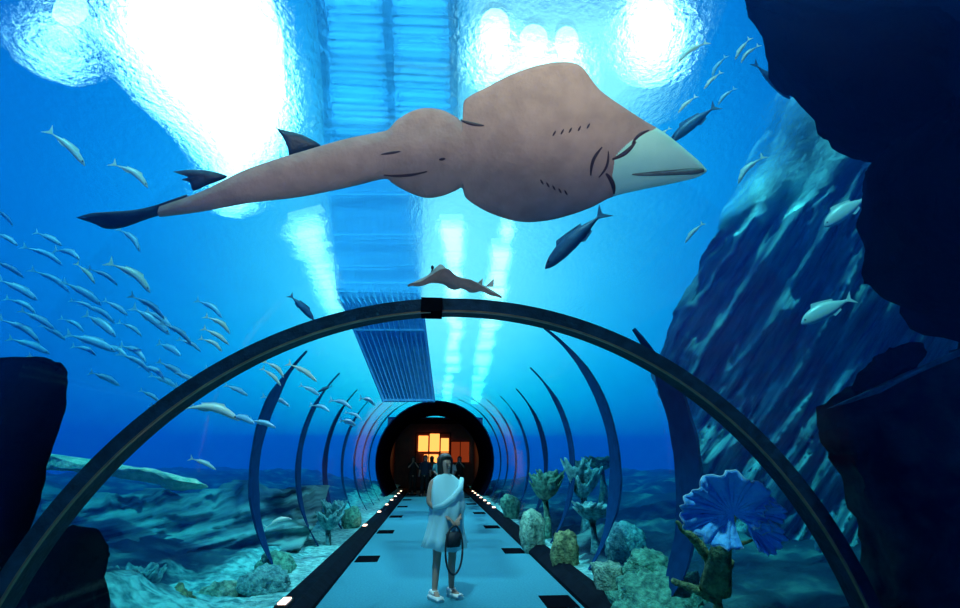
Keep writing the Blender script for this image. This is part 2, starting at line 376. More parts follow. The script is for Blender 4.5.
def patch(name, left, right, n1, n2, m, label, amp, sx, sy, ang, thick=1.2, sharp=1.0, cat='rock'):
    """rock face through two view-outline edges at real depths, with slanted strata ridges; closed behind"""
    def edge(E, t):
        ts = [k/(len(E)-1) for k in range(len(E))]
        return tuple(interp(ts, [e[j] for e in E], t) for j in range(3))
    vs = []; fs = []; uv = []; ca, sa = math.cos(ang), math.sin(ang)
    for j in range(n2+1):
        a = edge(left, j/n2); b = edge(right, j/n2)
        for i in range(n1+1):
            u = i/n1; px = a[0]+(b[0]-a[0])*u; py = a[1]+(b[1]-a[1])*u
            dd = 1/((1-u)/a[2]+u/b[2])
            s = px*ca+py*sa; t = -px*sa+py*ca
            e = min(1, u*14)
            k = (1-abs(noise.noise(Vector((s*sx, t*sy, 1.3))))*2)
            k2 = (1-abs(noise.noise(Vector((s*sx*2.1+4, t*sy*2.3, 5.1))))*2)
            h = amp*(.8*k**3+.4*k2**3 + .7*fbm((s*sx*3, t*sy*1.5, 2), 6) )*dd/7
            jx = fbm((px*.03, py*.03, 7), 6)*7*(1-min(1, u*6))
            py2 = py-abs(fbm((px*.022, 3.3, 1), 5))*16*(1-min(1, j/n2*5))
            vs.append(at(px+jx, py2, dd-h)); uv.append((s*.015, t*.12))
    nf = len(vs)
    for v in vs[:nf]: vs.append(v + (v-EYE).normalized()*thick*0.9 + Vector((thick*.3*(1 if v.x > 0 else -1), 0, 0)))
    W = n1+1
    for j in range(n2):
        for i in range(n1):
            q = (j*W+i, j*W+i+1, (j+1)*W+i+1, (j+1)*W+i); fs.append(q); fs.append(tuple(nf+x for x in q[::-1]))
    border = [i for i in range(W)] + [j*W+n1 for j in range(1, n2+1)] + [n2*W+i for i in range(n1-1, -1, -1)] + [j*W for j in range(n2-1, 0, -1)]
    for k in range(len(border)):
        a, b = border[k], border[(k+1) % len(border)]; fs.append((a, nf+a, nf+b, b))
    o = mesh_obj(name, vs, fs, m); me = o.data
    ul = me.uv_layers.new(name='strata')
    for lp in me.loops: ul.data[lp.index].uv = uv[lp.vertex_index % nf]
    bb = bmesh.new(); bb.from_mesh(me); bmesh.ops.recalc_face_normals(bb, faces=bb.faces); bb.to_mesh(me); bb.free()
    c = sum((Vector(v) for v in vs), Vector())/len(vs); me.transform(Matrix.Translation(-c)); o.location = c
    tag(o, label, cat); return o
patch('rock_cliff', [(800,60,10.5),(765,130,10.5),(722,215,10.5),(682,300,11),(650,370,11.5),(668,420,11),(690,470,10),(700,540,9),(690,620,8)],
      [(1080,20,6.2),(1080,130,6.2),(1080,215,6.2),(1080,300,6),(1080,370,6),(1080,420,6),(1080,470,5.8),(1080,540,5.5),(1080,620,5.2)], 150, 190,
      ROCK_WALL, 'tall blue layered rock cliff with slanting strata on the right side', .55, .0045, .028, math.radians(-58))
patch('rock_slope', [(60,500,8.5),(60,530,8),(50,560,7.4),(50,600,6.8),(50,650,6)], [(330,492,11),(318,520,10),(300,550,9),(280,580,8),(250,650,7)], 110, 70,
      ROCK_REEF, 'dim blue-green rocky slope with thin streaks beyond the left curb', .35, .006, .035, math.radians(-14))

# ---------------------------------------------------------------- corals
def coral_mat(name, c, c2, sc_=14): return surf(name, c, c2, sc_, .85, 1.0, sc_*2.2, spec=.1)
CG = coral_mat('green_coral', (.12,.50,.36), (.03,.16,.14)); CO = coral_mat('olive_coral', (.24,.36,.18), (.04,.09,.06)); CT = coral_mat('teal_coral', (.16,.55,.55), (.03,.18,.22))
CP = coral_mat('pale_coral', (.28,.58,.44), (.06,.18,.16)); 
def lump(name, loc, r, m, label, cup=0.0, seed=0, sq=.8, kn=.18, cat='coral'):
    bm = bmesh.new(); bmesh.ops.create_icosphere(bm, subdivisions=4, radius=1)
    for v in bm.verts:
        p = v.co.copy(); k = 1+.25*fbm(p*1.3+Vector((seed, 0, 0)))+kn*abs(fbm(p*4+Vector((seed, 3, 0)), 3))
        if cup and p.z > .35: k *= 1-cup*(p.z-.35)/.65
        v.co = Vector((p.x*k*r, p.y*k*r, (p.z*k if p.z > 0 else p.z*k*2.2)*r*sq))
    o = bm_obj(name, bm, m, None, True); o.location = loc; tag(o, label, cat); return o
def ruffle(name, loc, r, m, label, seed=0, h=.5, tilt=(0,0,0)):
    """leafy vase coral: stacked wavy cups growing outwards"""
    bm = bmesh.new(); rnd = random.Random(seed)
    for q in range(5):
        a0 = rnd.random()*6.3; cx, cy = r*.35*math.cos(a0)*(q > 0), r*.35*math.sin(a0)*(q > 0); R_ = r*rnd.uniform(.55, .9); z0 = h*r*q*.18
        n, k = 44, 7; ring = []
        for j in range(k+1):
            t = j/k; row = []
            for i in range(n):
                a = 2*PI*i/n; wv = .16*math.sin(a*5+q*2)+.08*math.sin(a*11+q); rr = R_*(.12+.88*t**.8)*(1+wv*t)
                row.append(bm.verts.new((cx+rr*math.cos(a), cy+rr*math.sin(a), z0+R_*h*1.2*(t**1.6)*(1+.5*wv*3*t))))
            ring.append(row)
        for A, B in zip(ring, ring[1:]):
            for i in range(n): bm.faces.new((A[i], A[(i+1) % n], B[(i+1) % n], B[i]))
        bm.faces.new(ring[0][::-1])
    tube(bm, [(0, 0, .1*r), (.1*r, 0, -.35), (0, .1*r, -.9)], [.2*r, .22*r, .4*r], 10)
    o = bm_obj(name, bm, m, None, True); md = o.modifiers.new('t', 'SOLIDIFY'); md.thickness = .02
    o.location = loc; o.rotation_euler = tilt; tag(o, label, 'coral'); return o
def ground_at(px, py, z=.25): p = on_plane(px, py, z); return p
def ball(px, py, d, rpx): p = at(px, py, d); return p, rpx*d/FPX
p, r = ball(608, 572, 6.2, 15); lump('brain_coral', p, r, CP, 'round cup-shaped pale olive coral standing beyond the right curb', cup=.55, seed=3, sq=1.1)
p, r = ball(565, 549, 7.8, 13); lump('brain_coral', p, r, CO, 'knobbly yellow-green coral head close against the right curb', seed=5, sq=1.2)
p, r = ball(648, 570, 6.0, 20); lump('stony_coral', p, r, CG, 'bumpy green coral head right of the cup-shaped coral', seed=8, kn=.4)
p, r = ball(662, 612, 5.4, 46); lump('coral_mound', p, r, CG, 'broad bright green coral mound at the bottom right of the curb', seed=11, kn=.35, sq=.75)
p, r = ball(592, 520, 8.6, 14); ruffle('leafy_coral', p, r*1.3, CT, 'dark teal leafy coral at the foot of the widest right rib', 2)
p, r = ball(545, 500, 10.5, 12); ruffle('leafy_coral', p, r*1.4, CG, 'green leafy coral between two ribs on the right side', 5, .9)
p, r = ball(583, 498, 10, 13); ruffle('leafy_coral', p, r*1.4, CT, 'tall teal leafy coral behind the widest right rib', 9, 1.1)
p, r = ball(532, 525, 9.5, 11); lump('stony_coral', p, r, CP, 'pale rounded coral close behind the right curb, before the ribs', seed=15, sq=1.3)
p, r = ball(625, 540, 8, 18); lump('stony_coral', p, r, CT, 'teal coral hump above the cup-shaped coral', seed=19, kn=.3)
p, r = ball(510, 503, 14, 9); lump('stony_coral', p, r, CG, 'small green coral far along the right curb', seed=21)
p, r = ball(600, 455, 11, 17); ruffle('leafy_coral', p-Vector((0,0,.3)), r, CG, 'faint green netted coral at eye level behind the widest right rib', 12, .4)
# left bank
p, r = ball(262, 590, 6.2, 24); lump('stony_coral', p, r, CT, 'turquoise coral head on the bright bank left of the curb', seed=31, kn=.3)
p, r = ball(222, 600, 6.0, 20); lump('stony_coral', p, r, CP, 'pale turquoise coral head second from the left curb', seed=33, kn=.3)
p, r = ball(275, 568, 7.2, 18); lump('stony_coral', p, r, CG, 'rounded green coral boulder at top of the left bank', seed=35, kn=.2)
p, r = ball(130, 602, 5.6, 22); ruffle('leafy_coral', p, r*1.1, CT, 'leafy teal coral at the bottom beside the low black boulder', 40, .8)
p, r = ball(172, 607, 5.6, 18); lump('stony_coral', p, r, CO, 'dull olive coral lump between leafy coral and pale coral heads', seed=37, kn=.4)
p, r = ball(328, 530, 9.5, 12); ruffle('leafy_coral', p, r*1.4, CT, 'small leafy coral on the left bank halfway along the tunnel', 44, .9)
p, r = ball(352, 515, 12, 9); lump('stony_coral', p, r, CG, 'small green coral far along the left curb', seed=39)

# big blue plate coral
def plate_coral():
    d = 4.0; c = at(725, 508, d); s = d/FPX
    PC = surf('blue_plate_coral', (.20,.62,1.0), (.10,.46,.95), 9, .8, .6, 18, spec=.1)
    PR = surf('pale_coral_rim', (.45,.75,.90), None, 9, .8)
    root = empty('plate_coral', c); tag(root, 'large blue ruffled plate coral with pale rim inside the right arch leg', 'coral')
    M = Matrix((Rv, Uv, -Fv)).transposed()
    def lobe(name, cx, cy, rx, ry, a0, a1, seed, dz=0, nr=14, na=110, hub=(0,0)):
        bm = bmesh.new(); rows = []; rim = []
        for j in range(nr+1):
            t = j/nr; row = []
            for i in range(na+1):
                a = a0+(a1-a0)*i/na
                e = 1+.05*math.sin(a*9+seed)+.03*math.sin(a*23+seed)+.05*math.sin(a*4+1)
                x = hub[0]*(1-t)+ (cx+rx*math.cos(a)*e)*t; y = hub[1]*(1-t)+(cy+ry*math.sin(a)*e)*t
                fold = .09*t*t*math.sin(a*11+seed)+.04*t*math.sin(a*26+seed)
                z = .16*t**2+fold*.45+dz
                row.append(bm.verts.new(M @ Vector((x*s, y*s, z*.7))))
                if j == nr: rim.append(M @ Vector((x*s, y*s, z*.7)))
            rows.append(row)
        for A, B in zip(rows, rows[1:]):
            for i in range(na): bm.faces.new((A[i], A[i+1], B[i+1], B[i]))
        bmesh.ops.remove_doubles(bm, verts=bm.verts, dist=1e-5)
        o = bm_obj(name, bm, PC, root, True); md = o.modifiers.new('t', 'SOLIDIFY'); md.thickness = .012
        bm = bmesh.new(); tube(bm, rim, .0065, 6); bm_obj('rim', bm, PR, o, True)
    lobe('plate', -3, 3, 45, 36, math.radians(-42), math.radians(288), 1.0, hub=(8,-6))
    lobe('plate', 33, -22, 15, 15, math.radians(-140), math.radians(150), 2.0, .03, hub=(22,-14))
    lobe('plate', 38, 2, 10, 10, math.radians(-60), math.radians(200), 4.0, .05, hub=(26,-4))
    bm = bmesh.new(); tube(bm, [M @ Vector((8*s, -8*s, -.06)), M @ Vector((6*s, -45*s, -.15)), M @ Vector((2*s, -95*s, -.2))], [.05, .07, .12], 12); bm_obj('stalk', bm, CO, root, True)
plate_coral()
def branch_coral():
    d = 4.3
    root = empty('branching_sponge', at(715, 640, d)); o0 = root.location.copy()
    tag(root, 'olive-brown forked tree-like sponge below left of the blue plate coral', 'coral')
    def br(name, pts, rs):
        P = [at(x, y, d+k)-o0 for x, y, k in pts]; bm = bmesh.new()
        # refine
        Q = []; R_ = []
        for i in range(len(P)-1):
            for t in range(6):
                u = t/6; q = P[i].lerp(P[i+1], u); Q.append(q + Vector((fbm(q*9), fbm(q*9+Vector((5,0,0))), fbm(q*9+Vector((0,5,0)))))*.012); R_.append((rs[i]*(1-u)+rs[i+1]*u)*(1+.25*fbm(q*14)))
        Q.append(P[-1]); R_.append(rs[-1])
        tube(bm, Q, R_, 12); bm_obj(name, bm, CO, root, True)
    br('trunk', [(722,650,0),(718,600,0),(714,575,0),(706,556,0)], [.055,.034,.032,.036])
    br('branch', [(706,556,0),(696,540,-.05),(684,530,-.08),(677,522,-.1)], [.042,.036,.024,.014])
    br('branch', [(710,560,0),(722,550,-.03),(738,545,.02),(752,540,.05)], [.036,.03,.02,.01])
    br('branch', [(716,585,0),(728,572,-.05),(733,560,-.06)], [.05,.035,.015])
    br('branch', [(716,600,0),(694,588,-.05),(672,580,-.05)], [.04,.034,.02])
branch_coral()

# ---------------------------------------------------------------- big ray
def catmull(pts, n=8):
    out = []
    for i in range(len(pts)-1):
        p0, p1, p2, p3 = pts[max(i-1, 0)], pts[i], pts[i+1], pts[min(i+2, len(pts)-1)]
        for k in range(n):
            t = k/n; out.append(tuple(.5*((2*b)+(-a+c)*t+(2*a-5*b+4*c-d)*t*t+(-a+3*b-3*c+d)*t**3) for a, b, c, d in zip(p0, p1, p2, p3)))
    out.append(pts[-1]); return out
RAY_BELLY = surf('ray_belly', (.44,.31,.265), (.35,.245,.21), 9, .65, .25, 30, spec=.25, detail=8)
RAY_SNOUT = surf('ray_snout', (.50,1.0,.88), (.42,.92,.80), 5, .5, .15, 20)
RAY_BACK = surf('ray_back', (.015,.035,.055), (.008,.02,.035), 12, .5, .2, 30)
RAY_MARK = surf('ray_mark', (.05,.022,.02), None, 20, .7)
def big_ray():
    c = at(420, 165, 3.35)
    Y = (Uv - Fv*.42).normalized(); X = Rv.copy(); Z = X.cross(Y).normalized()   # Z points towards the viewer side (belly)
    def loc(px, py, lift=0):
        q = pdir(px, py); k = (c-EYE).dot(Z)/q.dot(Z); v = EYE+q*k-c; return Vector((v.dot(X), v.dot(Y), lift))
    root = empty('wedgefish', c); root.matrix_world = Matrix.Translation(c) @ Matrix((X, Y, Z)).transposed().to_4x4()
    tag(root, 'huge wedge-nosed ray with pinkish belly gliding overhead', 'ray')
    up = catmull([(160,206),(200,192),(240,172),(270,161),(300,152),(345,139),(380,132),(389,129),(396,121),(410,112),(425,108),(442,110),(456,117),(462.5,121),(463.5,103),(470,96),(485,88),(510,75),(535,66),(558,62),(574,63),(584,69),(600,90),(625,108),(645,121),(665,133),(685,149),(700,162),(706,169)], 6)
    lo = catmull([(160,217),(200,212),(250,203),(300,197),(350,187),(384,179),(392,183),(402,189),(415,195),(428,198),(442,196),(455,191),(462,188),(466,198),(480,208),(495,215),(515,221),(535,222),(560,218),(590,208),(612,197),(640,190),(670,184),(695,178),(706,172)], 6)
    ux, uy = [p[0] for p in up], [p[1] for p in up]; lx, ly = [p[0] for p in lo], [p[1] for p in lo]
    ux = list(np.maximum.accumulate(np.array(ux)+np.arange(len(ux))*1e-5)); lx = list(np.maximum.accumulate(np.array(lx)+np.arange(len(lx))*1e-5))
    xs = sorted(set([160+k*(546)/300 for k in range(301)] + [600+k*.6 for k in range(116)] + [461, 462, 462.6, 463.2, 464, 465]))
    cen_x, cen_y = [160,300,386,440,520,600,660,706], [211,175,156,152,152,158,165,171]
    thick_x, thick_t, core = [160,300,390,450,540,610,660,706], [.035,.075,.10,.12,.12,.09,.05,.015], [8,20,24,27,34,34,24,10]
    def frame(x):
        a, b = interp(ux, uy, x), interp(lx, ly, x); cy_ = interp(cen_x, cen_y, x); cy_ = min(max(cy_, a+1), b-1)
        return a, cy_, b
    def prof_h(x, y):
        a, cy_, b = frame(x); w_ = interp(thick_x, core, x); t = interp(thick_x, thick_t, x)
        v = (y-cy_)/((b-cy_) if y > cy_ else (cy_-a)); dd = abs(y-cy_)/w_
        e_ = min(1, max(0, min(y-a, b-y))/11); edge = math.sqrt(max(0, 1-(1-e_)**2)); return (t*math.exp(-dd*dd*.8) + .026)*edge
    NV = 64
    def bound(y): return interp([50,125,133,145,158,170,198,240], [664,660,648,628,612,610,613,613], y)
    vs, fb, fsn, fbk = [], [], [], []
    for x in xs:
        a, cy_, b = frame(x)
        for k in range(NV+1):
            v = -1+2*k/NV; v = math.copysign(abs(v)**.8, v) if abs(v) > .0 else 0; y = cy_+(v*(b-cy_) if v > 0 else v*(cy_-a))
            h = prof_h(x, y); vs.append(loc(x, y, h*.55)); 
        for k in range(NV+1):
            v = -1+2*k/NV; v = math.copysign(abs(v)**.8, v) if abs(v) > .0 else 0; y = cy_+(v*(b-cy_) if v > 0 else v*(cy_-a))
            h = prof_h(x, y); vs.append(loc(x, y, -h-.002))
    W = 2*(NV+1); lists = {'b': fb, 's': fsn}
    for i in range(len(xs)-1):
        for k in range(NV):
            q = (i*W+k, i*W+k+1, (i+1)*W+k+1, (i+1)*W+k)
            a, cy_, b = frame(xs[i]); v = -1+2*(k+.5)/NV; y = cy_+(v*(b-cy_) if v > 0 else v*(cy_-a))
            (fsn if xs[i] > bound(y) else fb).append(q)
            fbk.append(tuple(x_+NV+1 for x_ in q[::-1]))
        for k in (0, NV): fbk.append((i*W+k, (i+1)*W+k, (i+1)*W+k+NV+1, i*W+k+NV+1))
    def sub(name, fs, m, label=None):
        used = sorted({i for f in fs for i in f}); mp = {u: j for j, u in enumerate(used)}
        o = mesh_obj(name, [vs[u] for u in used], [tuple(mp[i] for i in f) for f in fs], m, root)
        b_ = bmesh.new(); b_.from_mesh(o.data); bmesh.ops.recalc_face_normals(b_, faces=b_.faces); b_.to_mesh(o.data); b_.free()
        if label: o['label'] = label
        return o
    sub('body', fb, RAY_BELLY, 'pinkish brown belly'); sub('snout', fsn, RAY_SNOUT, 'pale green translucent snout'); sub('back', fbk, RAY_BACK, 'dark blue-grey back')
    def fin(name, pts, depth, th, m, label=None):
        P = catmull(pts+[pts[0]], 5)[:-1]; n = len(P); cx = sum(p[0] for p in P)/n; cy_ = sum(p[1] for p in P)/n
        vs_ = []; 
        for lay, k in ((th*.12, 1.0), (th, .55), (-th*.12, 1.0), (-th, .55)):
            for p in P: vs_.append(loc(cx+(p[0]-cx)*k, cy_+(p[1]-cy_)*k, depth+lay))
        f = []
        for k in range(n):
            k2 = (k+1) % n
            f += [(k, k2, n+k2, n+k), (2*n+k2, 2*n+k, 3*n+k, 3*n+k2), (k2, k, 2*n+k, 2*n+k2)]
        f += [tuple(range(n, 2*n)), tuple(range(3*n, 4*n))[::-1]]
        o = mesh_obj(name, vs_, f, m, root)
        if label: o['label'] = label
    fin('dorsal_fin', [(273,129),(285,132),(300,136),(318,147),(305,152),(288,158),(285,150),(280,139)], -.06, .014, RAY_BACK, 'dark pointed front dorsal fin')
    fin('dorsal_fin', [(169,173),(185,171),(205,172),(224,178),(205,186),(190,192),(186,184),(178,181),(184,178)], -.05, .014, RAY_BACK, 'dark notched rear dorsal fin')
    fin('tail_fin', [(75,218),(90,213.5),(110,212),(135,210),(160,204),(186,195),(180,205),(163,214),(145,220),(122,228),(105,229),(93,224)], -.01, .016, RAY_BACK, 'black tail fin')
    def mark(name, a, b, r, n=6, curve=0):
        pts = []
        for k in range(n+1):
            t = k/n; x = a[0]+(b[0]-a[0])*t; y = a[1]+(b[1]-a[1])*t
            nx, ny = -(b[1]-a[1]), (b[0]-a[0]); x += nx*curve*math.sin(PI*t); y += ny*curve*math.sin(PI*t)
            pts.append(loc(x, y, prof_h(x, y)*.55+.001))
        bm = bmesh.new(); tube(bm, pts, [r*math.sin(PI*(.12+.76*k/n)) for k in range(n+1)], 6); return bm_obj(name, bm, RAY_MARK, root, True)
    for x, y in ((553,133),(561,131.5),(569,130),(578,128.5),(587,126)): mark('gill_slit', (x-1.5, y+2), (x+1.5, y-3), .006, 4)
    for x, y in ((541,180),(547,183),(553,186),(559,189),(565,191)): mark('gill_slit', (x-1.5, y-2), (x+1.5, y+3), .006, 4)
    m_ = root
    mark('lip', (600,146), (589,174), .010, 8, .12); mark('lip', (606,150), (597,176), .008, 8, -.12)
    mark('nostril', (610,158), (634,141), .014, 8, .08); mark('nostril', (604,172), (613,193), .014, 8, -.1); mark('nostril', (630,143), (648,130), .010, 8, -.1)
    mark('fin_crease', (383,153), (402,150), .008, 6); mark('fin_crease', (385,174), (428,170), .009, 8, .05); mark('fin_crease', (461,120), (484,125), .011, 8, .04)
    mark('vent', (440,158), (446,157), .009, 4)
    bm_ = bmesh.new(); tube(bm_, [loc(x, interp([640,700], [173,170], x), prof_h(x, 172)*.55+.004) for x in range(630, 704, 6)], [.004,.008,.011,.013,.014,.015,.016,.017,.018,.019,.02,.018,.012], 8)
    bm_obj('snout_ridge', bm_, surf('snout_ridge_grey', (.16,.22,.20), None, 14, .6), root, True)['label'] = 'grey ridge along the snout to its tip'
big_ray()

def small_ray():
    # rests on the crown of the near vault, just before the arch
    root = empty('resting_ray', (.03, 2.93, 2.505)); root.scale = (.66, .95, .9); tag(root, 'small sandy-pink ray resting on top of the arch crown', 'ray')
    SR = surf('sandy_ray', (.55,.36,.30), (.40,.30,.26), 14, .7, .3, 30)
    n, k = 60, 10
    # outline in local x (length) and y (width)
    L_ = [(-.30,.02),(-.2,.04),(-.1,.07),(-.02,.13),(.06,.17),(.12,.13),(.16,.09),(.2,.10),(.25,.12),(.30,.09),(.34,.05),(.46,.03),(.52,.02)]
    vs, fs = [], []
    xs = [-.30+.82*i/n for i in range(n+1)]
    for x in xs:
        wd = interp([p[0] for p in L_], [p[1] for p in L_], x); hh = interp([-.3,-.12,-.02,.08,.3,.52], [.008,.045,.085,.05,.04,.012], x); zc = .04+.04*math.exp(-((x+.02)/.09)**2) - .35*abs(x)**2
        for j in range(24):
            a = 2*PI*j/24; s, c_ = math.sin(a), math.cos(a)
            vs.append((x, wd*c_, zc+.004*math.sin(x*40)*abs(c_)+hh*(s if s > 0 else s*.4)*(1-.75*abs(c_)**.7)))
    for i in range(n):
        for j in range(24): fs.append((i*24+j, (i+1)*24+j, (i+1)*24+(j+1) % 24, i*24+(j+1) % 24))
    fs += [tuple(range(24)), tuple(n*24+j for j in range(24))[::-1]]
    b = mesh_obj('body', vs, fs, SR, root)
    bm = bmesh.new()
    for s in (-1, 1):
        bm.free() if False else None
        be = bmesh.new(); uvs(be, (-.09, s*.035, .125), (.014,)*3); bm_obj('eye', be, RAY_BACK, root, True)
    for x in (.32, .42):
        bm = bmesh.new(); v = [bm.verts.new(q) for q in ((x-.04,-.004,.02),(x+.03,-.004,.02),(x+.035,0,.075),(x-.04,.004,.02),(x+.03,.004,.02))]
        for f in ((0,1,2),(4,3,2),(0,3,4,1),(1,4,2),(3,0,2)): bm.faces.new([v[i] for i in f])
        bm_obj('dorsal_fin', bm, SR, root)
small_ray()

# ---------------------------------------------------------------- fish
FM = surf('silver_blue_fish', (.38,.80,1.0), (.22,.62,.95), 8, .35, stretch=(1,3,3), spec=.7)
FB = surf('bright_fish', (1.0,1.0,.82), (.8,.95,.9), 8, .35, stretch=(1,3,3), spec=.7)
FD = surf('dark_fish', (.03,.14,.26), (.02,.09,.2), 8, .45)
FE = surf('fish_eye', (.01,.01,.02), None, 8, .3)
def fish_mesh(mt, bend, hgt=.09, wid=.05):
    """fish along +x from tail (0) to snout (1), back towards +z; body, tail fin, dorsal fin, eyes"""
    T = [0, .06, .15, .3, .5, .7, .85, .94, 1.0]; H = [.18, .2, .42, .78, 1, .95, .72, .42, .03]
    def cx(t): return bend*math.sin(PI*t)
    n = 22; vs, fs = [], []
    for i in range(n+1):
        t = i/n; h = interp(T, H, t)
        for j in range(12):
            a = 2*PI*j/12; vs.append((t, math.cos(a)*h*wid, cx(t)+math.sin(a)*h*hgt))
    for i in range(n):
        for j in range(12): fs.append((i*12+j, i*12+(j+1) % 12, (i+1)*12+(j+1) % 12, (i+1)*12+j))
    fs += [tuple(range(12))[::-1], tuple(n*12+j for j in range(12))]
    root = mesh_obj('fish', vs, fs, mt)
    def plate(name, pts, m=mt, th=.006):
        k = len(pts); v = [(x, -th, z) for x, z in pts]+[(x, th, z) for x, z in pts]
        f = [tuple(range(k)), tuple(range(k, 2*k))[::-1]]+[(i, (i+1) % k, k+(i+1) % k, k+i) for i in range(k)]
        return mesh_obj(name, v, f, m, root, smooth=False)
    z0 = cx(.02)
    plate('tail_fin', [(.04,z0),(-.03,z0+.05),(-.14,z0+.13),(-.09,z0+.04),(-.07,z0),(-.09,z0-.04),(-.14,z0-.13),(-.03,z0-.05)])
    plate('dorsal_fin', [(.25,cx(.25)+hgt*.5),(.22,cx(.25)+hgt*.9),(.45,cx(.45)+hgt*1.25),(.62,cx(.6)+hgt*1.45),(.7,cx(.7)+hgt*.7)])
    plate('anal_fin', [(.2,cx(.2)-hgt*.5),(.2,cx(.25)-hgt*.85),(.36,cx(.36)-hgt*1.2),(.42,cx(.42)-hgt*.8)])
    for s in (-1, 1):
        bm = bmesh.new(); uvs(bm, (.9, s*wid*.52, cx(.9)+hgt*.18), (.016, .012, .016), u=8, v=6); bm_obj('eye', bm, FE, root, True)
    return root
PROTO = {('m', 0): fish_mesh(FM, .10, .072), ('m', 1): fish_mesh(FM, .05, .088), ('b', 0): fish_mesh(FB, .12, .075), ('b', 1): fish_mesh(FB, .06, .07), ('d', 0): fish_mesh(FD, .02, .11, .08), ('s', 0): fish_mesh(FB, .03, .15, .06)}
used = set()
SCHOOL = 'slender silver-blue fish swimming in the loose school on the left'
def fish(tx, ty, hx, hy, d, kind, label=SCHOOL, group='schooling fish on the left', flip=False, dd=0):
    src = PROTO[kind]
    if kind in used:
        o = src.copy(); COL.objects.link(o)
        for ch in list(src.children): c = ch.copy(); COL.objects.link(c); c.parent = o
    else: o = src; used.add(kind)
    a, b = at(tx, ty, d), at(hx, hy, d+dd); X = (b-a); ln = X.length/1.1; X.normalize()
    up = Vector((0, 0, 1)) if not flip else -Vector((0, 0, 1))
    Y = up.cross(X).normalized(); Z = X.cross(Y)
    o.matrix_world = Matrix.Translation(a+X*ln*.1) @ Matrix((X, Y, Z)).transposed().to_4x4() @ Matrix.Scale(ln, 4)
    tag(o, label, 'fish', group); return o
LF = [(22,246,63,266),(-6,260,24,278),(30,269,70,293),(-2,279,38,301),(54,250,80,260),(62,281,102,306),(80,303,115,324),(85,314,116,337),
      (130,295,165,320),(132,307,170,335),(118,322,142,337),(66,334,116,352),(118,353,150,373),(158,361,186,379),(160,322,192,345),(158,343,181,356),
      (178,339,201,352),(-4,208,13,226),(-2,318,40,343),(8,338,50,354),(262,396,290,407),(20,310,55,330),(196,300,222,318),(150,375,178,388),
      (175,385,200,397),(90,372,120,386),(100,345,128,358),(150,405,172,416),(330,400,352,409),(300,385,320,396),(345,412,362,420),(230,415,255,424),(118,228,140,252),(140,390,160,402),
      (70,300,96,312),(40,325,66,340),(360,398,375,406),(205,368,225,380),(5,298,36,314),(35,232,62,246),(88,268,118,286),(146,310,172,328),(120,345,146,362),(28,355,58,368),(170,398,196,408),(225,385,248,396),(60,318,84,332),(104,300,128,316),(140,365,165,380),(-5,232,18,246),(72,346,96,356),(176,372,200,386),(130,275,150,290),(250,420,276,428),(310,405,330,412),(340,420,356,426)]
for i, (a, b, c, d) in enumerate(LF):
    rr = random.Random(i); fish(a, b, c, d, rr.uniform(5.2, 8.0), ('m', i % 2), dd=rr.uniform(-.2, .3))
BR = [((108,262,150,293), 5.0, 'brightest cream fish with forked tail below the ray tail'), ((48,130,85,166), 5.0, 'long pale fish high on the left, left of its companion'),
      ((112,163,148,188), 5.0, 'pale fish just above the black ray tail'), ((76,263,95,284), 5.6, 'small yellow-edged fish among the left school'),
      ((205,316,230,334), 5.6, 'upper of the two bright fish just outside the left arch shoulder'), ((203,328,229,345), 5.6, 'lower of the two bright fish just outside the left arch shoulder'),
      ((200,338,222,352), 6.0, 'faint fish right under the two bright fish at the arch shoulder'), ((288,363,317,382), 6.5, 'bright fish just inside the arch, left of the lattice'),
      ((264,361,284,378), 6.5, 'upper fish of a close pair touching the inside of the arch'), ((262,368,281,386), 6.5, 'lower fish of a close pair touching the inside of the arch'),
      ((181,407,240,421), 5.2, 'long white eel-like fish just inside the left arch leg'), ((190,458,216,470), 6.5, 'small pale fish just above the end of the lit ledge'),
      ((265,528,292,519), 8, 'tiny pale fish low before the left ribs')]
for i, (q, d, l) in enumerate(BR): fish(*q, d, ('b', i % 2), l, None)
RF = [((707,42,678,63), 'b', 'long pale fish right of the white glare, farthest left of the upper right group'), ((750,38,735,60), 'b', 'pale fish near the overhang, left of a close pair'), ((759,45,741,63), 'b', 'pale fish near the overhang, right of a close pair'),
      ((721,72,704,89), 'b', 'thin yellowish fish in the upper right, lower of two in line'), ((726,56,712,77), 'm', 'faint blue fish in the upper right, upper of two in line'), ((696,96,678,113), 'b', 'short pale fish above the ray snout'),
      ((764,156,738,184), 'b', 'yellowish fish in front of the cliff top'), ((703,223,685,243), 'b', 'small curved yellow-white fish at the cliff edge below the ray snout'), ((735,88,718,105), 'm', 'faint fish right beside the dark fish tail in the upper right'), ((670,128,655,140), 'b', 'pale fish half behind the ray snout')]
for i, (q, k, l) in enumerate(RF): fish(*q, 5.0 if q[1] < 130 else 6.5, (k, i % 2), l, None)
fish(868, 196, 824, 227, 6.3, ('s', 0), 'large pale-bellied blue fish beside the overhang edge', None)
fish(852, 298, 801, 324, 5.9, ('s', 0), 'large blue fish with pale outline in front of the dark cliff', None)
fish(604, 212, 545, 269, 5.0, ('d', 0), 'dark blue fish with forked tail below the ray head', None)
fish(716, 106, 670, 142, 5.2, ('d', 0), 'dark blue fish whose forked tail shows right above the ray snout', None)
fish(754, 63, 790, 99, 5.1, ('d', 0), 'dark fish close to the edge of the overhang', None)
fish(290, 295, 314, 320, 8, ('d', 0), 'thin dark fish outside the arch, left of the lattice', None)
fish(332, 386, 318, 392, 8, ('d', 0), 'tiny dark fish inside the arch, left of the lattice', None)

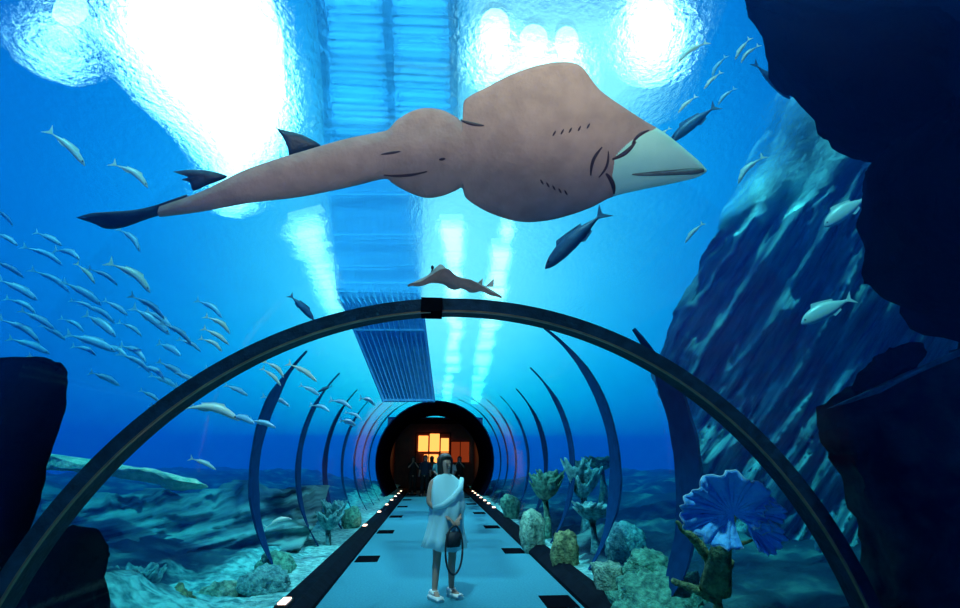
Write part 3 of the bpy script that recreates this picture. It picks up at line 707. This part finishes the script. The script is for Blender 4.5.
# ---------------------------------------------------------------- people
def skin_body(name, nodes, edges, m, parent, sub=2):
    keys = list(nodes); me = bpy.data.meshes.new(name)
    me.from_pydata([nodes[k][0] for k in keys], [(keys.index(a), keys.index(b)) for a, b in edges], []); me.materials.append(m)
    o = bpy.data.objects.new(name, me); COL.objects.link(o); o.parent = parent
    md = o.modifiers.new('skin', 'SKIN'); md.use_smooth_shade = True
    for i, k in enumerate(keys):
        r = nodes[k][1]; me.skin_vertices[0].data[i].radius = r if isinstance(r, tuple) else (r, r)
    me.skin_vertices[0].data[0].use_root = True
    sb = o.modifiers.new('smooth', 'SUBSURF'); sb.levels = sub; sb.render_levels = sub
    return o
def person(loc, rz, h, skinm, hairm, topm, legm, shoem, label, arms='front', cloak=True, fingers=True):
    root = empty('person', loc, rz); tag(root, label, 'person'); k = h/1.70
    def q(x, y, z): return (x*k, y*k, z*k)
    n = {'pelvis': (q(0, 0, .95), (.14*k, .10*k)), 'waist': (q(0, 0, 1.08), (.12*k, .09*k)), 'chest': (q(0, .01, 1.28), (.15*k, .10*k)), 'neck': (q(0, 0, 1.45), .052*k),
         'jaw': (q(0, -.01, 1.53), (.062*k, .07*k)), 'head': (q(0, 0, 1.60), (.078*k, .092*k)), 'crown': (q(0, .005, 1.66), (.06*k, .07*k))}
    e = [('pelvis', 'waist'), ('waist', 'chest'), ('chest', 'neck'), ('neck', 'jaw'), ('jaw', 'head'), ('head', 'crown')]
    for s, t in ((-1, 'r'), (1, 'l')):
        n['hip'+t] = (q(s*.10, 0, .88), .085*k); n['knee'+t] = (q(s*.11, -.02, .48), .055*k); n['calf'+t] = (q(s*.11, 0, .36), .052*k); n['ankle'+t] = (q(s*.12, .01, .09), .036*k); n['toe'+t] = (q(s*.14, -.13, .035), .033*k)
        n['sh'+t] = (q(s*.18, .01, 1.38), .055*k)
        if arms == 'front': el, wr = q(s*.25, -.02, 1.12), q(s*.09, -.20, .96)
        elif arms == 'up': el, wr = q(s*.24, -.16, 1.22), q(s*.08, -.24, 1.42)
        else: el, wr = q(s*.24, .02, 1.10), q(s*.25, -.05, .86)
        n['el'+t] = (el, .04*k); n['wr'+t] = (wr, .026*k)
        d = (Vector(wr)-Vector(el)).normalized(); pc = Vector(wr)+d*.06*k; n['palm'+t] = (tuple(pc), (.034*k, .018*k))
        e += [('pelvis', 'hip'+t), ('hip'+t, 'knee'+t), ('knee'+t, 'calf'+t), ('calf'+t, 'ankle'+t), ('ankle'+t, 'toe'+t), ('chest', 'sh'+t), ('sh'+t, 'el'+t), ('el'+t, 'wr'+t), ('wr'+t, 'palm'+t)]
        if fingers:
            side = d.cross(Vector((0, 0, 1))).normalized()
            for f in range(4):
                L1 = (.035, .04, .038, .03)[f]*k; a = pc+d*.015*k+side*(f-1.5)*.018*k
                n['f%d%s' % (f, t)] = (tuple(a+d*L1), .009*k); n['g%d%s' % (f, t)] = (tuple(a+d*L1*1.5-Vector((0, 0, L1*.9))), .008*k)
                e += [('palm'+t, 'f%d%s' % (f, t)), ('f%d%s' % (f, t), 'g%d%s' % (f, t))]
            a = Vector(wr)+d*.03*k-side*s*.03*k; n['th'+t] = (tuple(a+d*.03*k-side*s*.015*k), .010*k); e.append(('wr'+t, 'th'+t))
    skin_body('body', n, e, skinm, root)
    bm = bmesh.new(); uvs(bm, q(0, .02, 1.61), (.105*k, .115*k, .115*k), u=28, v=18)
    for v in bm.verts:
        if v.co.z < 1.655*k and v.co.y < -.03*k and abs(v.co.x) < .09*k: v.co.y = -.03*k+(v.co.y+.03*k)*.1
        if v.co.z < 1.57*k: v.co.z -= .09*k; v.co.x *= 1.05
        v.co += v.co.normalized()*.006*k*fbm(v.co*22/k)
    bm_obj('hair', bm, hairm, root, True)
    bm = bmesh.new(); uvs(bm, q(0, -.098, 1.565), (.011*k, .018*k, .02*k), u=8, v=6); bm_obj('nose', bm, skinm, root, True)
    for s in (-1, 1):
        bm = bmesh.new(); uvs(bm, q(s*.03, -.085, 1.59), (.013*k, .01*k, .008*k), u=8, v=6); bm_obj('eye', bm, hairm, root, True)
        bm = bmesh.new(); uvs(bm, q(s*.082, 0, 1.575), (.01*k, .02*k, .03*k), u=8, v=6); bm_obj('ear', bm, skinm, root, True)
        bm = bmesh.new(); box(bm, q(s*.137, -.05, .028), (.10*k, .27*k, .056*k)); box(bm, q(s*.125, .02, .075), (.088*k, .12*k, .06*k)); bmesh.ops.bevel(bm, geom=bm.edges[:], offset=.022*k, segments=3); bm_obj('shoe', bm, shoem, root, True)
    bm = bmesh.new(); uvs(bm, q(0, -.088, 1.535), (.022*k, .008*k, .006*k), u=8, v=6); bm_obj('mouth', bm, surf('lips', (.35,.12,.10), None, 10, .6), root, True)
    def shell(name, prof_, m, folds=0.0, dy=0):
        bm = bmesh.new(); nn = 48; rows = []
        for j, (z, rx, ry, cy_) in enumerate(prof_):
            t = j/(len(prof_)-1)
            rows.append([bm.verts.new(q((rx*(1+folds*t*math.sin(a*9+j*.3)))*math.cos(a), cy_+ry*(1+folds*t*math.sin(a*9+j*.3))*math.sin(a), z+(dy*t*math.cos(a*2)))) for a in [2*PI*i/nn for i in range(nn)]])
        for A, B in zip(rows, rows[1:]):
            for i in range(nn): bm.faces.new((A[i], A[(i+1) % nn], B[(i+1) % nn], B[i]))
        o = bm_obj(name, bm, m, root, True); md = o.modifiers.new('t', 'SOLIDIFY'); md.thickness = .008; return o
    for s in (-1, 1):
        bm = bmesh.new(); tube(bm, [q(s*.10, 0, .95), q(s*.105, -.01, .7), q(s*.11, -.015, .58 if cloak else .12)], [.105*k, .095*k, .09*k if cloak else .06*k], 16); bm_obj('trouser_leg', bm, topm if cloak else legm, root, True)
    if cloak:
        shell('poncho', [(1.47, .06, .055, 0), (1.44, .12, .08, 0), (1.38, .20, .11, 0), (1.25, .235, .16, -.03), (1.08, .24, .205, -.05), (.98, .215, .19, -.05), (.85, .225, .19, -.04), (.7, .26, .20, -.03), (.58, .30, .20, -.02)], topm, .10, .03)
        bm = bmesh.new(); tube(bm, [q(*p) for p in ((.20, -.08, 1.40), (.12, -.19, 1.30), (-.02, -.24, 1.18), (-.14, -.22, 1.10), (-.23, -.12, 1.06))], [.03*k, .036*k, .04*k, .036*k, .028*k], 10); bm_obj('drape', bm, topm, root, True)
    else:
        shell('shirt', [(1.46, .065, .06, 0), (1.42, .15, .09, 0), (1.34, .19, .125, 0), (1.15, .165, .125, 0), (.98, .18, .14, 0), (.88, .19, .14, 0)], topm, .02)
        for s, t in ((-1, 'r'), (1, 'l')):
            a, b = Vector(n['sh'+t][0]), Vector(n['el'+t][0]); bm = bmesh.new(); tube(bm, [a, a.lerp(b, .5), b], [.07*k, .062*k, .056*k], 14); bm_obj('sleeve', bm, topm, root, True)
    return root, k
SKIN = surf('skin', (.42,.26,.20), (.38,.23,.18), 12, .6); DSK = surf('dark_leg_skin', (.06,.045,.045), None, 12, .6); HAIR = surf('dark_hair', (.012,.010,.010), None, 60, .6)
def cloth_sheer():
    m, nt, out = mat('sheer_pale_cloth'); b = N(nt, 'BsdfPrincipled'); b.inputs['Base Color'].default_value = (.5,.93,1.0,1); b.inputs['Roughness'].default_value = .8
    t = N(nt, 'BsdfTransparent'); mx = N(nt, 'MixShader'); mx.inputs[0].default_value = .66
    nt.links.new(t.outputs[0], mx.inputs[1]); nt.links.new(b.outputs[0], mx.inputs[2]); nt.links.new(mx.outputs[0], out.inputs[0]); return m
WHITE = surf('white_shoe', (.75,.85,.85), (.6,.7,.72), 30, .6); BAG = surf('dark_bag', (.015,.02,.03), None, 20, .6)
SHEER = cloth_sheer()
VX, VY = .16, 7.0
pr, k = person((VX, VY, 0), math.radians(28), 1.62, SKIN, HAIR, SHEER, DSK, WHITE, 'person in a sheer pale poncho and white shoes standing on the blue walkway')
bgr = empty('handbag', (VX+.10, VY-.24, .42), math.radians(28)); tag(bgr, 'dark bag on a long looped strap held low by the person in the poncho', 'bag')
bm = bmesh.new(); box(bm, (0, 0, .25), (.16, .07, .16)); bmesh.ops.bevel(bm, geom=bm.edges[:], offset=.02, segments=2); bm_obj('pouch', bm, BAG, bgr, True)
bm = bmesh.new(); tube(bm, [(.115*math.cos(a), -.02, .14+.26*math.sin(a)) for a in [2*PI*i/32 for i in range(33)]], .012, 8); bm_obj('strap', bm, BAG, bgr, True)
NAVY = surf('navy_cloth', (.02,.03,.06), None, 20, .9); RUST = surf('rust_cloth', (.30,.10,.04), None, 20, .9); TEAL = surf('teal_cloth', (.08,.30,.36), None, 20, .9); PALE = surf('pale_cloth', (.7,.85,.85), None, 20, .9); BLK = surf('black_cloth', (.008,.008,.01), None, 20, .9)
CROWD = [((-.95, 27.0), 10, 1.74, BLK, 'up', 'distant person in black at the left of the crowd, arms raised'), ((-.35, 26.0), -15, 1.80, NAVY, 'side', 'distant tall person in navy, second from left in the crowd'),
         ((.28, 25.0), 5, 1.72, TEAL, 'front', 'distant person in a teal top in the middle of the crowd'), ((.85, 26.2), 20, 1.66, PALE, 'front', 'distant person in a pale top right of the crowd middle'),
         ((1.3, 27.3), -10, 1.76, BLK, 'up', 'distant person in black at the right of the crowd, arms raised'), ((-.05, 28.6), 170, 1.78, RUST, 'side', 'distant person in a rust top at the back of the crowd')]
for (x, y), a, h, tm, ar_, lab in CROWD: person((x, y, 0), math.radians(a), h, SKIN, HAIR, tm, BLK, BLK, lab, ar_, False, False)

# ---------------------------------------------------------------- truss reflection built as a lattice and deck above
SURF_Z = 5.55
def lattice():
    d = 14.0
    root = empty('lattice_reflection', at(378, 400, d)); o0 = root.location.copy(); tag(root, 'reflection of a truss, built as a blue steel lattice behind the arch crown', 'reflected_truss')
    xs_t = [326, 338, 349, 360, 372, 383, 394, 406, 418]
    def xl(y, k): 
        t = k/14; a = interp([150,290,400], [322,338,384], y); b = interp([150,290,400], [424,420,434], y); return a+(b-a)*t
    for k in range(15):
        w_ = .055 if k in (0, 14) else (.026 if k % 3 else .04)
        for dz in (0, .8):
            bm = bmesh.new()
            for y0, y1 in ((110, 290), (290, 402)): bar(bm, at(xl(y0, k), y0, d+dz)-o0, at(xl(y1, k), y1, d+dz)-o0, w_)
            bm_obj('upright', bm, STEEL, root)
    for y in (130, 195, 235, 283, 330, 400):
        bm = bmesh.new()
        for dz in (0, .8): bar(bm, at(xl(y, 0), y, d+dz)-o0, at(xl(y, 14), y, d+dz)-o0, .05, .05)
        for k in (0, 14): bar(bm, at(xl(y, k), y, d)-o0, at(xl(y, k), y, d+.8)-o0, .07)
        bm_obj('crossbar', bm, STEEL, root)
    bm = bmesh.new(); v = [at(xl(y, k), y, d+.85)-o0 for y in (110, 290, 402) for k in (0, 14)]
    q = [bm.verts.new(x) for x in v]+[bm.verts.new(x+Fv*.05) for x in v]
    for a in (0, 2): bm.faces.new((q[a], q[a+1], q[a+3], q[a+2])); bm.faces.new((q[a+6], q[a+8], q[a+9], q[a+7])); bm.faces.new((q[a], q[a+2], q[a+8], q[a+6])); bm.faces.new((q[a+1], q[a+7], q[a+9], q[a+3]))
    bm_obj('panel', bm, STEEL, root)
lattice()
def deck():
    z = 7.2; pts = [on_plane(x, y, z) for x, y in ((318,-60),(452,-60),(455,128),(330,120))]
    o0 = sum(pts, Vector())/4; root = empty('gantry_deck', o0); tag(root, 'blue maintenance deck above the water surface over the ray', 'deck')
    bm = bmesh.new()
    for t in range(22):
        if t % 7 == 5: continue
        u = (t+.5)/22; bar(bm, pts[0].lerp(pts[3], u)-o0, pts[1].lerp(pts[2], u)-o0, .05, .09)
    bm_obj('grating', bm, STEEL, root)
    bm = bmesh.new()
    for t in (0, .25, .5, .75, 1): bar(bm, pts[0].lerp(pts[3], t)-o0-Vector((0,0,.06)), pts[1].lerp(pts[2], t)-o0-Vector((0,0,.06)), .1)
    for t in (0, .5, 1): bar(bm, pts[0].lerp(pts[1], t)-o0-Vector((0,0,.1)), pts[3].lerp(pts[2], t)-o0-Vector((0,0,.1)), .12)
    bm_obj('beam', bm, STEEL, root)
deck()

# ---------------------------------------------------------------- lamps of the hall above the water, with panels added for glare
HOT = emit('floodlight_glow', (.92, .98, 1.0), 9.0)
STRIP = emit('glare_glow', (.85, .97, 1.0), 3.0)
def hall_light(name, poly, z, m, label, cat='floodlight', broken=False):
    pts = [on_plane(x, y, z) for x, y in poly]; o0 = sum(pts, Vector())/len(pts); root = empty(name, o0); tag(root, label, cat)
    n = len(pts); c = Vector()
    bm = bmesh.new(); a = [bm.verts.new(p-o0) for p in pts]; b = [bm.verts.new(p-o0+Vector((0, 0, .08))) for p in pts]
    bm.faces.new(a); bm.faces.new(b[::-1])
    for k in range(n): bm.faces.new((a[k], a[(k+1) % n], b[(k+1) % n], b[k]))
    if not broken: bm_obj('diffuser', bm, m, root)
    else:  # uneven glowing panes that imitate broken sparkle
        bm.free(); rnd = random.Random(len(label)); h = n//2; k_ = 0; NB = 16
        A = [pts[0].lerp(pts[-1], 0)]
        Lf = [pts[0]]+[pts[n-1-i] for i in range(h-1)]+[]; Rt = pts[1:h+1]
        Lf = [pts[0], pts[5], pts[4]]; Rt = [pts[1], pts[2], pts[3]]
        def al(E, t): return E[0].lerp(E[1], t*2) if t < .5 else E[1].lerp(E[2], t*2-1)
        for i in range(NB):
            t0, t1 = (i+.05)/NB, (i+rnd.uniform(.55, .95))/NB; u0, u1 = rnd.uniform(0, .3), rnd.uniform(.65, 1)
            bm = bmesh.new(); q = [al(Lf, t0).lerp(al(Rt, t0), u0), al(Lf, t0).lerp(al(Rt, t0), u1), al(Lf, t1).lerp(al(Rt, t1), min(1, u1+rnd.uniform(-.2, .1))), al(Lf, t1).lerp(al(Rt, t1), max(0, u0+rnd.uniform(-.1, .2)))]
            a = [bm.verts.new(p-o0) for p in q]; b = [bm.verts.new(p-o0+Vector((0, 0, .05))) for p in q]; bm.faces.new(a); bm.faces.new(b[::-1])
            for k in range(4): bm.faces.new((a[k], a[(k+1) % 4], b[(k+1) % 4], b[k]))
            bm_obj('pane', bm, m, root)
        return root
    bm = bmesh.new(); a = [bm.verts.new((p-o0)*.96+Vector((0, 0, .09))) for p in pts]; b = [bm.verts.new((p-o0)*.96+Vector((0, 0, .25))) for p in pts]
    bm.faces.new(a); bm.faces.new(b[::-1])
    for k in range(n): bm.faces.new((a[k], a[(k+1) % n], b[(k+1) % n], b[k]))
    bm_obj('housing', bm, MATTE, root)
def oval(cx, cy, rx, ry, n=20): return [(cx+rx*math.cos(2*PI*k/n), cy+ry*math.sin(2*PI*k/n)) for k in range(n)]
hall_light('floodlight', oval(70, 12, 18, 14), 8.5, HOT, 'small white floodlight glare in the upper left corner')
hall_light('glare_light', [(112,-30),(262,-30),(282,40),(286,100),(262,140),(225,128),(190,80),(150,40)], 8.5, HOT, 'largest white light blazing through the surface at upper left', 'glare_light')
hall_light('floodlight', oval(238, 150, 14, 16), 8.5, HOT, 'white light spot just above the ray tail')
hall_light('floodlight', oval(495, 30, 15, 18), 8.5, HOT, 'oval white floodlight above the ray back, leftmost of the upper row')
hall_light('floodlight', oval(534, 42, 14, 14), 8.5, HOT, 'round white floodlight second from left in the upper row')
hall_light('floodlight', oval(567, 44, 12, 14), 8.5, HOT, 'round white floodlight third from left in the upper row')
hall_light('floodlight', oval(650, 12, 24, 26), 8.5, HOT, 'large white floodlight glare near the rock overhang')
hall_light('glare_light', [(470,-30),(690,-30),(660,60),(600,110),(520,140),(470,150)], 9.2, emit('soft_halo_glow', (.62,.88,1.0), 1.3), 'soft pale skylight behind the upper row of floodlights', 'glare_light')  # glowing panel added for the halo around the floodlights
hall_light('glare_light', [(438,215),(468,215),(466,330),(452,398),(440,398),(446,330)], 6.2, STRIP, 'narrow left light strip running down to the arch crown', 'glare_light', True)  # glowing panes stand in for a streak of reflected light
hall_light('glare_light', [(492,215),(522,215),(500,330),(484,398),(468,398),(476,330)], 6.2, STRIP, 'narrow right light strip running down to the arch crown', 'glare_light', True)  # second streak of reflected light, also built from glowing panes
hall_light('glare_light', [(285,215),(325,205),(338,260),(346,300),(330,300),(310,262)], 6.6, STRIP, 'broken white glare patch left of the lattice under the ray', 'glare_light', True)  # glowing panes added for a patch of glare

# ---------------------------------------------------------------- water surface
def water_surface():
    m, nt, out = mat('rippled_water'); L = nt.links.new
    tc = N(nt, 'TexCoord'); mp = N(nt, 'Mapping'); mp.inputs['Scale'].default_value = (1, .8, 1); L(tc.outputs['Object'], mp.inputs[0])
    n1 = N(nt, 'TexNoise'); n1.inputs['Scale'].default_value = 11; n1.inputs['Detail'].default_value = 6; n1.inputs['Roughness'].default_value = .65; L(mp.outputs[0], n1.inputs['Vector'])
    bp = N(nt, 'Bump'); bp.inputs['Strength'].default_value = 1.0; bp.inputs['Distance'].default_value = .05; L(n1.outputs[0], bp.inputs['Height'])
    rf = N(nt, 'BsdfRefraction'); rf.inputs['IOR'].default_value = 1.10; rf.inputs['Roughness'].default_value = .03; rf.inputs['Color'].default_value = (.93,.99,1,1)
    L(bp.outputs[0], rf.inputs['Normal'])
    t = N(nt, 'BsdfTransparent'); t.inputs[0].default_value = (.93,.98,1,1)
    mx = N(nt, 'MixShader'); mx.inputs[0].default_value = .85; L(t.outputs[0], mx.inputs[1]); L(rf.outputs[0], mx.inputs[2])
    L(mx.outputs[0], out.inputs[0])
    nx, ny = 160, 190; vs = [(-40+80*i/nx, -5+95*j/ny, SURF_Z+.05*fbm((-40+80*i/nx, -5+95*j/ny, 0), 3)) for j in range(ny+1) for i in range(nx+1)]
    fs = [(j*(nx+1)+i, (j+1)*(nx+1)+i, (j+1)*(nx+1)+i+1, j*(nx+1)+i+1) for j in range(ny) for i in range(nx)]
    o = mesh_obj('water_surface', vs, fs, m); o['kind'] = 'structure'
water_surface()

# ---------------------------------------------------------------- water volume with the tunnel cut out
def water():
    m, nt, out = mat('water_volume'); L = nt.links.new
    a = N(nt, 'VolumeAbsorption'); a.inputs[0].default_value = (.05,.905,.984,1); a.inputs[1].default_value = .24
    s = N(nt, 'VolumeScatter'); s.inputs[0].default_value = (.01,.20,1,1); s.inputs[1].default_value = .034; s.inputs['Anisotropy'].default_value = .3
    ad = N(nt, 'AddShader'); L(a.outputs[0], ad.inputs[0]); L(s.outputs[0], ad.inputs[1]); L(ad.outputs[0], out.inputs['Volume'])
    bm = bmesh.new(); box(bm, (0, 42.5, (SURF_Z-.12-.6)/2), (79.8, 94.8, SURF_Z-.12+.6)); bmesh.ops.recalc_face_normals(bm, faces=bm.faces)
    r = RAD+.12
    rings = [(-3.5, prof(NC, r, -.3)), (AY+.02, prof(NC, r, -.3)), (AY+.04, prof(FC, r, -.3)), (36.5, prof(FC, r, -.3))]
    n = NSEG+1; V = [[bm.verts.new((x, y, z)) for x, z in pr] for y, pr in rings]; nf = []
    for A, B in zip(V, V[1:]):
        for k in range(n): nf.append(bm.faces.new((A[k], A[(k+1) % n], B[(k+1) % n], B[k])))
    nf.append(bm.faces.new(V[0][::-1])); nf.append(bm.faces.new(V[-1]))
    bmesh.ops.recalc_face_normals(bm, faces=nf); bmesh.ops.reverse_faces(bm, faces=nf)
    me = bpy.data.meshes.new('water'); bm.to_mesh(me); bm.free(); me.materials.append(m)
    o = bpy.data.objects.new('water', me); COL.objects.link(o); o['kind'] = 'stuff'; o['label'] = 'clear blue aquarium water surrounding the tunnel'; o['category'] = 'water'
water()
